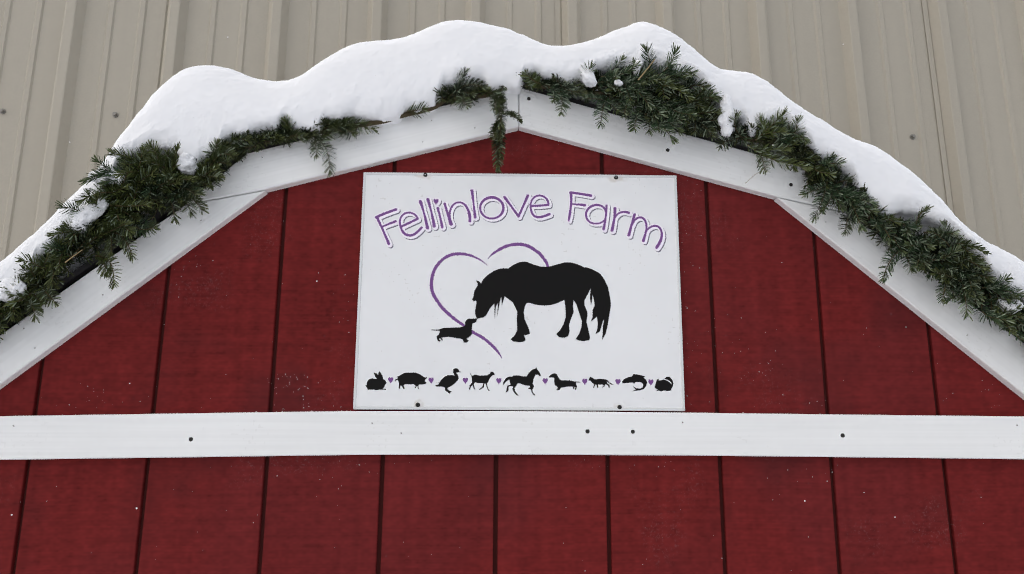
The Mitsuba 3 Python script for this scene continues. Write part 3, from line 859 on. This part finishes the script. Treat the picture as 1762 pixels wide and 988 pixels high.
def sprig(p0, p1, tone, pale=0.12, side_twigs=2, dens=1250, nl=0.0195, bent=0.5):
    p0, p1 = np.asarray(p0, float), np.asarray(p1, float)
    L = np.linalg.norm(p1 - p0)
    c0 = curve(p0, p1, 0.16 * rng.random() + 0.05, 12, rng.normal(0, bent))
    out = [twig_mesh(c0, 0.0014, 0.0006, BARK * (0.8 + 0.6 * rng.random())), needles(c0, dens, nl, tone, pale)]
    t, a, b = frame_along(c0)
    for k in range(side_twigs):
        for sgn in (1, -1):
            if rng.random() < 0.25:
                continue
            fr_ = 0.22 + 0.26 * k + 0.08 * rng.random()
            i = int(fr_ * 11)
            ang = math.radians(rng.normal(46, 7))
            d = math.cos(ang) * t[i] + math.sin(ang) * (sgn * a[i] + 0.25 * rng.normal() * b[i])
            ll = L * (0.50 - 0.10 * k) * (0.8 + 0.4 * rng.random())
            c1 = curve(c0[i], c0[i] + d * ll, 0.05, 8)
            out += [twig_mesh(c1, 0.0010, 0.0005, BARK), needles(c1, dens, nl * 0.9, tone, pale)]
    return join(out)


def P3(px, py, y):
    x, z = on_plane(px, py, y)
    return np.array([x, y, z])


def put(key, mesh):
    v, f, cc = mesh
    k = numbered(key)
    scene[k] = mikit.ply(trimesh.Trimesh(v, f, process=False), NEEDLE, smooth=False, color=np.clip(cc, 0.004, 0.6))
    return k


OLIVE, DEEP, BLUE, MOSS = (0.036, 0.050, 0.014), (0.014, 0.023, 0.010), (0.030, 0.056, 0.026), (0.058, 0.076, 0.020)  # DEEP: shade of the garland's interior put into needle colour; also varies outer sprigs
bands = {
    'fir_garland': [(-90, 625, 40), (-40, 580, 40), (0, 541, 31), (60, 488, 36), (120, 437, 38), (180, 380, 56), (230, 338, 68), (290, 314, 56), (340, 312, 32), (380, 270, 25), (440, 246, 17), (500, 233, 19), (545, 226, 12), (590, 217, 10), (635, 210, 6), (665, 205, 3), (690, 197, 5), (726, 189, 6), (748, 182, 4), (770, 166, 14), (800, 164, 18), (832, 162, 13), (846, 160, 8)],
    'fir_garland_001': [(903, 143, 14), (950, 150, 16), (1000, 158, 19), (1040, 156, 34), (1100, 162, 46), (1150, 186, 50), (1200, 196, 42), (1240, 216, 26), (1270, 234, 17), (1320, 240, 29), (1370, 258, 26), (1402, 300, 36), (1440, 330, 40), (1490, 366, 24), (1540, 406, 34), (1600, 438, 46), (1650, 466, 50), (1700, 508, 38), (1750, 556, 36), (1800, 596, 36), (1860, 640, 36)],
}
tag('fir_garland', 'dark olive fir garland along the left roof edge with a long hanging tip', 'garland')
tag('fir_garland_001', 'grey green fir garland along the right roof edge with one dense bunch', 'garland')
features = {
    'fir_garland': [
        (866, 148, 862, 215, 0, OLIVE), (864, 165, 860, 240, 0, DEEP), (862, 205, 857, 291, 0, OLIVE), (863, 215, 862, 268, 0, DEEP), (866, 196, 893, 208, 0, OLIVE), (860, 212, 846, 236, 0, OLIVE), (838, 158, 850, 186, 0, OLIVE), (800, 165, 804, 182, 0, OLIVE), (775, 165, 830, 150, 1, DEEP),
        (520, 228, 568, 294, 1, OLIVE), (560, 222, 642, 222, 1, OLIVE), (498, 238, 492, 210, 0, OLIVE), (590, 215, 618, 212, 0, OLIVE), (700, 192, 728, 188, 0, OLIVE), (430, 250, 482, 238, 0, MOSS), (470, 242, 520, 236, 0, OLIVE), (385, 266, 430, 244, 0, OLIVE), (440, 252, 400, 262, 0, OLIVE), (620, 214, 575, 222, 0, DEEP), (400, 262, 372, 290, 0, OLIVE),
        (262, 298, 196, 264, 1, OLIVE), (240, 318, 146, 312, 2, BLUE), (215, 335, 140, 345, 1, OLIVE), (270, 305, 258, 252, 1, MOSS), (290, 300, 304, 258, 1, OLIVE), (300, 338, 348, 362, 1, OLIVE), (312, 318, 345, 332, 1, BLUE),
        (255, 310, 296, 308, 1, BLUE), (230, 345, 262, 300, 1, OLIVE), (205, 350, 225, 400, 1, OLIVE), (250, 345, 300, 378, 1, DEEP), (230, 370, 268, 392, 1, BLUE), (180, 400, 228, 440, 1, OLIVE), (165, 440, 196, 489, 1, MOSS), (150, 400, 93, 405, 1, OLIVE),
        (160, 380, 108, 356, 0, BLUE), (120, 440, 84, 428, 1, BLUE), (80, 470, 40, 449, 1, MOSS), (75, 495, 95, 520, 0, OLIVE), (60, 500, 24, 522, 1, MOSS), (30, 525, 60, 545, 0, OLIVE), (10, 535, -20, 540, 1, OLIVE), (330, 320, 370, 290, 1, MOSS), (360, 290, 398, 268, 1, OLIVE)],
    'fir_garland_001': [
        (930, 145, 906, 128, 0, MOSS), (945, 150, 966, 194, 1, BLUE), (960, 140, 1000, 160, 1, DEEP), (1045, 168, 1034, 214, 1, BLUE), (1068, 160, 1074, 198, 1, BLUE), (1022, 146, 1016, 115, 0, BLUE), (1025, 143, 1118, 182, 2, BLUE), (1035, 132, 1094, 114, 1, BLUE),
        (1108, 150, 1112, 84, 1, BLUE), (1112, 140, 1162, 88, 1, BLUE), (1140, 146, 1192, 126, 1, BLUE), (1095, 150, 1185, 168, 2, MOSS), (1080, 150, 1150, 140, 1, BLUE), (1118, 165, 1138, 200, 1, BLUE), (1110, 196, 1158, 240, 2, BLUE), (1098, 195, 1092, 222, 0, BLUE), (1150, 180, 1190, 198, 1, BLUE),
        (1170, 165, 1212, 150, 1, DEEP), (1180, 180, 1222, 166, 1, OLIVE), (1185, 200, 1232, 194, 0, OLIVE), (1190, 205, 1225, 235, 1, DEEP), (1265, 244, 1240, 252, 0, DEEP), (1275, 236, 1266, 200, 0, DEEP), (1300, 242, 1348, 196, 1, MOSS), (1350, 248, 1372, 208, 1, MOSS), (1286, 250, 1388, 288, 1, MOSS), (1330, 250, 1386, 242, 1, BLUE),
        (1424, 304, 1402, 374, 1, BLUE), (1410, 285, 1445, 282, 1, BLUE), (1430, 320, 1418, 360, 1, BLUE), (1430, 320, 1482, 392, 2, BLUE), (1455, 335, 1500, 350, 1, BLUE), (1470, 365, 1455, 398, 0, DEEP), (1500, 375, 1532, 412, 1, BLUE), (1545, 380, 1560, 402, 1, BLUE), (1575, 395, 1590, 362, 0, OLIVE),
        (1570, 424, 1519, 480, 1, BLUE), (1595, 425, 1578, 458, 1, BLUE), (1590, 400, 1642, 402, 1, BLUE), (1640, 420, 1690, 432, 1, OLIVE), (1650, 440, 1690, 462, 1, OLIVE), (1630, 450, 1610, 470, 0, OLIVE), (1645, 470, 1622, 515, 1, BLUE), (1650, 475, 1664, 540, 2, BLUE), (1660, 470, 1702, 480, 1, DEEP),
        (1690, 495, 1765, 512, 1, BLUE), (1690, 520, 1738, 552, 1, BLUE), (1715, 540, 1760, 548, 1, OLIVE), (1740, 555, 1775, 595, 1, BLUE), (1640, 455, 1672, 500, 1, DEEP)],
}
for g, band in bands.items():
    left = g == 'fir_garland'
    B = np.array(band, float)
    B[:, 2] *= 0.86
    B[:, 1] -= 3.0 if left else 5.0
    steps = np.r_[0, np.cumsum(np.linalg.norm(np.diff(B[:, :2], axis=0), axis=1))]
    # the bound core: rope of twigs
    core = np.array([P3(b[0], b[1] + 3, -0.036) for b in band])
    cc = np.stack([np.interp(np.linspace(0, steps[-1], 160), steps, core[:, k]) for k in range(3)], 1)
    cc += (meshkit.fbm(cc * 30, 2, 5)[:, None] - 0.5) * 0.012
    v, f, col = twig_mesh(cc, 0.005, 0.005, BARK * 0.7)
    put(g + '__stem', (v, f, col))
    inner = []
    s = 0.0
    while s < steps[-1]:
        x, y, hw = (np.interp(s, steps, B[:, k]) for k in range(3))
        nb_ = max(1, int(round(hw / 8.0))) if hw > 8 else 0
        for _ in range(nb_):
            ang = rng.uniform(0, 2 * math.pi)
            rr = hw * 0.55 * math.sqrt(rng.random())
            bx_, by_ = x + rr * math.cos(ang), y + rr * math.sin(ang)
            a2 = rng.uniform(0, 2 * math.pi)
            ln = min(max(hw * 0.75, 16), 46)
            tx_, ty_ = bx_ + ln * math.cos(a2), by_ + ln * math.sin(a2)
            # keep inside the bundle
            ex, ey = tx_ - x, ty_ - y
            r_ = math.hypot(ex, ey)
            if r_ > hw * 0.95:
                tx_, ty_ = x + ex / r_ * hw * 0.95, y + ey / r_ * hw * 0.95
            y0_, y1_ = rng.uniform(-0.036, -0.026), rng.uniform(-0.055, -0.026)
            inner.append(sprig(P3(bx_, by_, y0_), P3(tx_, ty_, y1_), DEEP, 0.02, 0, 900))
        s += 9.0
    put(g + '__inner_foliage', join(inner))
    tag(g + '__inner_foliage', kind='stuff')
    # outer sprigs, one by one
    s = 4.0
    while s < steps[-1] - 4:
        x, y, hw = (np.interp(s, steps, B[:, k]) for k in range(3))
        i = min(np.searchsorted(steps, s), len(B) - 1)
        tdir = B[i, :2] - B[max(i - 1, 0), :2] + 1e-6
        tang = math.atan2(tdir[1], tdir[0])
        for _ in range((1 + (hw > 28) + (hw > 42)) if hw > 8 else 0):
            if left:
                a2 = tang + rng.normal(0.3, 0.9) + (math.pi if rng.random() < 0.35 else 0)
            else:
                a2 = tang + rng.normal(0.1, 0.9) + (math.pi if rng.random() < 0.18 else 0)
            off = rng.uniform(-0.45, 0.45) * hw
            nx, ny = -math.sin(tang), math.cos(tang)
            bx_, by_ = x + nx * off, y + ny * off
            ln = rng.uniform(0.75, 1.2) * min(max(hw * 1.4, 30), 72)
            tx_, ty_ = bx_ + ln * math.cos(a2), by_ + ln * math.sin(a2)
            o = (tx_ - x) * nx + (ty_ - y) * ny
            lim = max(hw - 11.0, 3.0)
            if abs(o) > lim:
                tx_ -= nx * (o - math.copysign(lim, o))
                ty_ -= ny * (o - math.copysign(lim, o))
            if left and tx_ > 850:
                continue
            if math.hypot(tx_ - 1361, ty_ - 318) < 34 or math.hypot(tx_ - 1149, ty_ - 258) < 24 or math.hypot(tx_ - 1250, ty_ - 195) < 30 or math.hypot(tx_ - 1012, ty_ - 128) < 18:
                continue
            tones = [OLIVE, OLIVE, DEEP, MOSS] if left else [BLUE, BLUE, MOSS, DEEP]
            out_ = 0.12 + 0.88 * float(np.clip((hw - 12) / 26, 0, 1))
            put(g + '__sprig', sprig(P3(bx_, by_, -0.036 - 0.012 * out_), P3(tx_, ty_, -0.042 - out_ * rng.uniform(0.01, 0.05)), tones[rng.integers(4)], 0.10 if left else 0.24, 1 if ln > 62 else 0))
        s += 25.0 if hw > 20 else 30.0
    for (x0, y0, x1, y1, st, tone) in features[g]:
        deep_ = left and x0 > 380 and x0 < 760
        yb, yt = (-0.040, -0.052) if deep_ else (-0.050, -0.084)
        put(g + '__sprig', sprig(P3(x0, y0, yb), P3(x1, y1, yt), tone, 0.15 if left else 0.28, st, 1700 if left and x0 >= 850 else 1300, 0.0150 if left and x0 >= 850 else 0.0195, 0.12 if left and x0 >= 850 else 0.5))
# loose fibres
def fibre(key, pxs, y, r, mat):
    p = np.array([P3(a, b, y_) for (a, b), y_ in zip(pxs, np.linspace(y[0], y[1], len(pxs)))])
    n = 24
    t = np.linspace(0, len(p) - 1, n)
    cc = np.stack([np.interp(t, np.arange(len(p)), p[:, k]) for k in range(3)], 1)
    cc[1:-1] = (cc[:-2] + cc[1:-1] + cc[2:]) / 3
    v, f, _ = twig_mesh(cc, r, r * 0.6, BARK)
    add(key, trimesh.Trimesh(v, f, process=False), mat, smooth=True)


fibre('fir_garland_001__loose_fibre', [(1330, 274), (1326, 284), (1315, 291), (1300, 300), (1282, 316)], (-0.05, -0.024), 0.0005, DRYTWIG)
fibre('fir_garland_001__bare_twig', [(1098, 138), (1112, 121), (1127, 102)], (-0.12, -0.12), 0.0013, DRYTWIG)
fibre('fir_garland__bare_twig', [(112, 452), (128, 440), (142, 430)], (-0.11, -0.11), 0.0011, DRYTWIG)

# ------------------------------------------------------------------ specks of snow stuck on the boards, and flakes in the air
ico = trimesh.creation.icosphere(subdivisions=0)


def blobs(P, R):
    v = (P[:, None] + ico.vertices[None] * R[:, None, None] * (1 + 0.4 * (rng.random((len(P), 12, 1)) - 0.5)) * np.array([1, 0.6, 1.1])).reshape(-1, 3)
    f = (np.arange(len(P))[:, None, None] * 12 + ico.faces[None]).reshape(-1, 3)
    return trimesh.Trimesh(v, f, process=False)


spots = []
clusters = [(540, 690, 40, 25, 60), (500, 655, 25, 12, 60), (590, 520, 14, 40, 26), (200, 690, 60, 16, 40), (330, 460, 20, 10, 20), (1185, 470, 12, 60, 20), (1205, 590, 20, 50, 24), (1260, 590, 40, 60, 50), (1310, 640, 20, 20, 24), (1700, 680, 50, 20, 30), (1400, 700, 30, 8, 16),
            (1390, 810, 40, 16, 24), (680, 800, 60, 12, 20), (1090, 800, 60, 12, 20), (560, 860, 20, 20, 14), (800, 240, 30, 12, 14), (985, 240, 40, 12, 10), (1190, 320, 10, 10, 10)]
for (x, y, sx, sy, n) in clusters:
    spots += [(x + rng.normal() * sx, y + rng.normal() * sy) for _ in range(int(n * 0.6))]
spots += [(rng.uniform(20, 1750), rng.uniform(350, 985)) for _ in range(170)]
red_area = wall_shape.difference(unary_union([Polygon(rake_ul), Polygon(rake_ur), Polygon(rake_ll), Polygon(rake_lr), Polygon(belt).buffer(0), Polygon(corners)]).buffer(0.002))
sx = pts(spots, 0.0)
ok = [red_area.contains(Point(a)) for a in sx]
sx = sx[ok]
R = 0.0004 + 0.0007 * rng.random(len(sx)) ** 3
ledge = []
for _ in range(22):
    u = rng.uniform(0, 1762)
    if rng.random() < 0.5:
        u = rng.choice([540, 600, 1330, 1500, 1560, 1290]) + rng.normal() * 28
    x = on_plane(u, 712, -0.01)[0]
    ledge.append((x, rng.uniform(-0.018, -0.004), np.interp(x, belt[:nb, 0], belt[:nb, 1]) + 0.0004))
ledge = np.array(ledge)
P = np.vstack([np.c_[sx[:, 0], np.full(len(sx), -0.0004), sx[:, 1]], ledge])
R = np.r_[R, 0.0008 + 0.0014 * rng.random(len(ledge)) ** 2]
scene['snow_specks'] = mikit.ply(blobs(P, R), SPECK)
tag('snow_specks', 'tiny white specks of dry snow sticking to the red boards', 'snow', None, 'stuff')
air = [(120, 245, .9), (1451, 76, 1.0), (545, 484, .8), (223, 660, .6), (350, 736, .6), (1385, 862, .7), (20, 886, .6), (235, 875, .5), (392, 64, .9), (1110, 440, .6), (1330, 250, .8), (1540, 890, .6)]
P = np.array([EYE + (((a - W / 2) / FOC) * RIGHT - ((b - H / 2) / FOC) * UP + FWD) * d for a, b, d in air])
scene['falling_snow'] = mikit.ply(blobs(P, np.full(len(P), 0.0006) * np.array([0.7 + 0.6 * d for _, _, d in air]) * (0.6 + 0.6 * rng.random(len(P)))), FLAKE)
tag('falling_snow', 'few small snowflakes drifting down in front of the barn', 'snow', None, 'stuff')
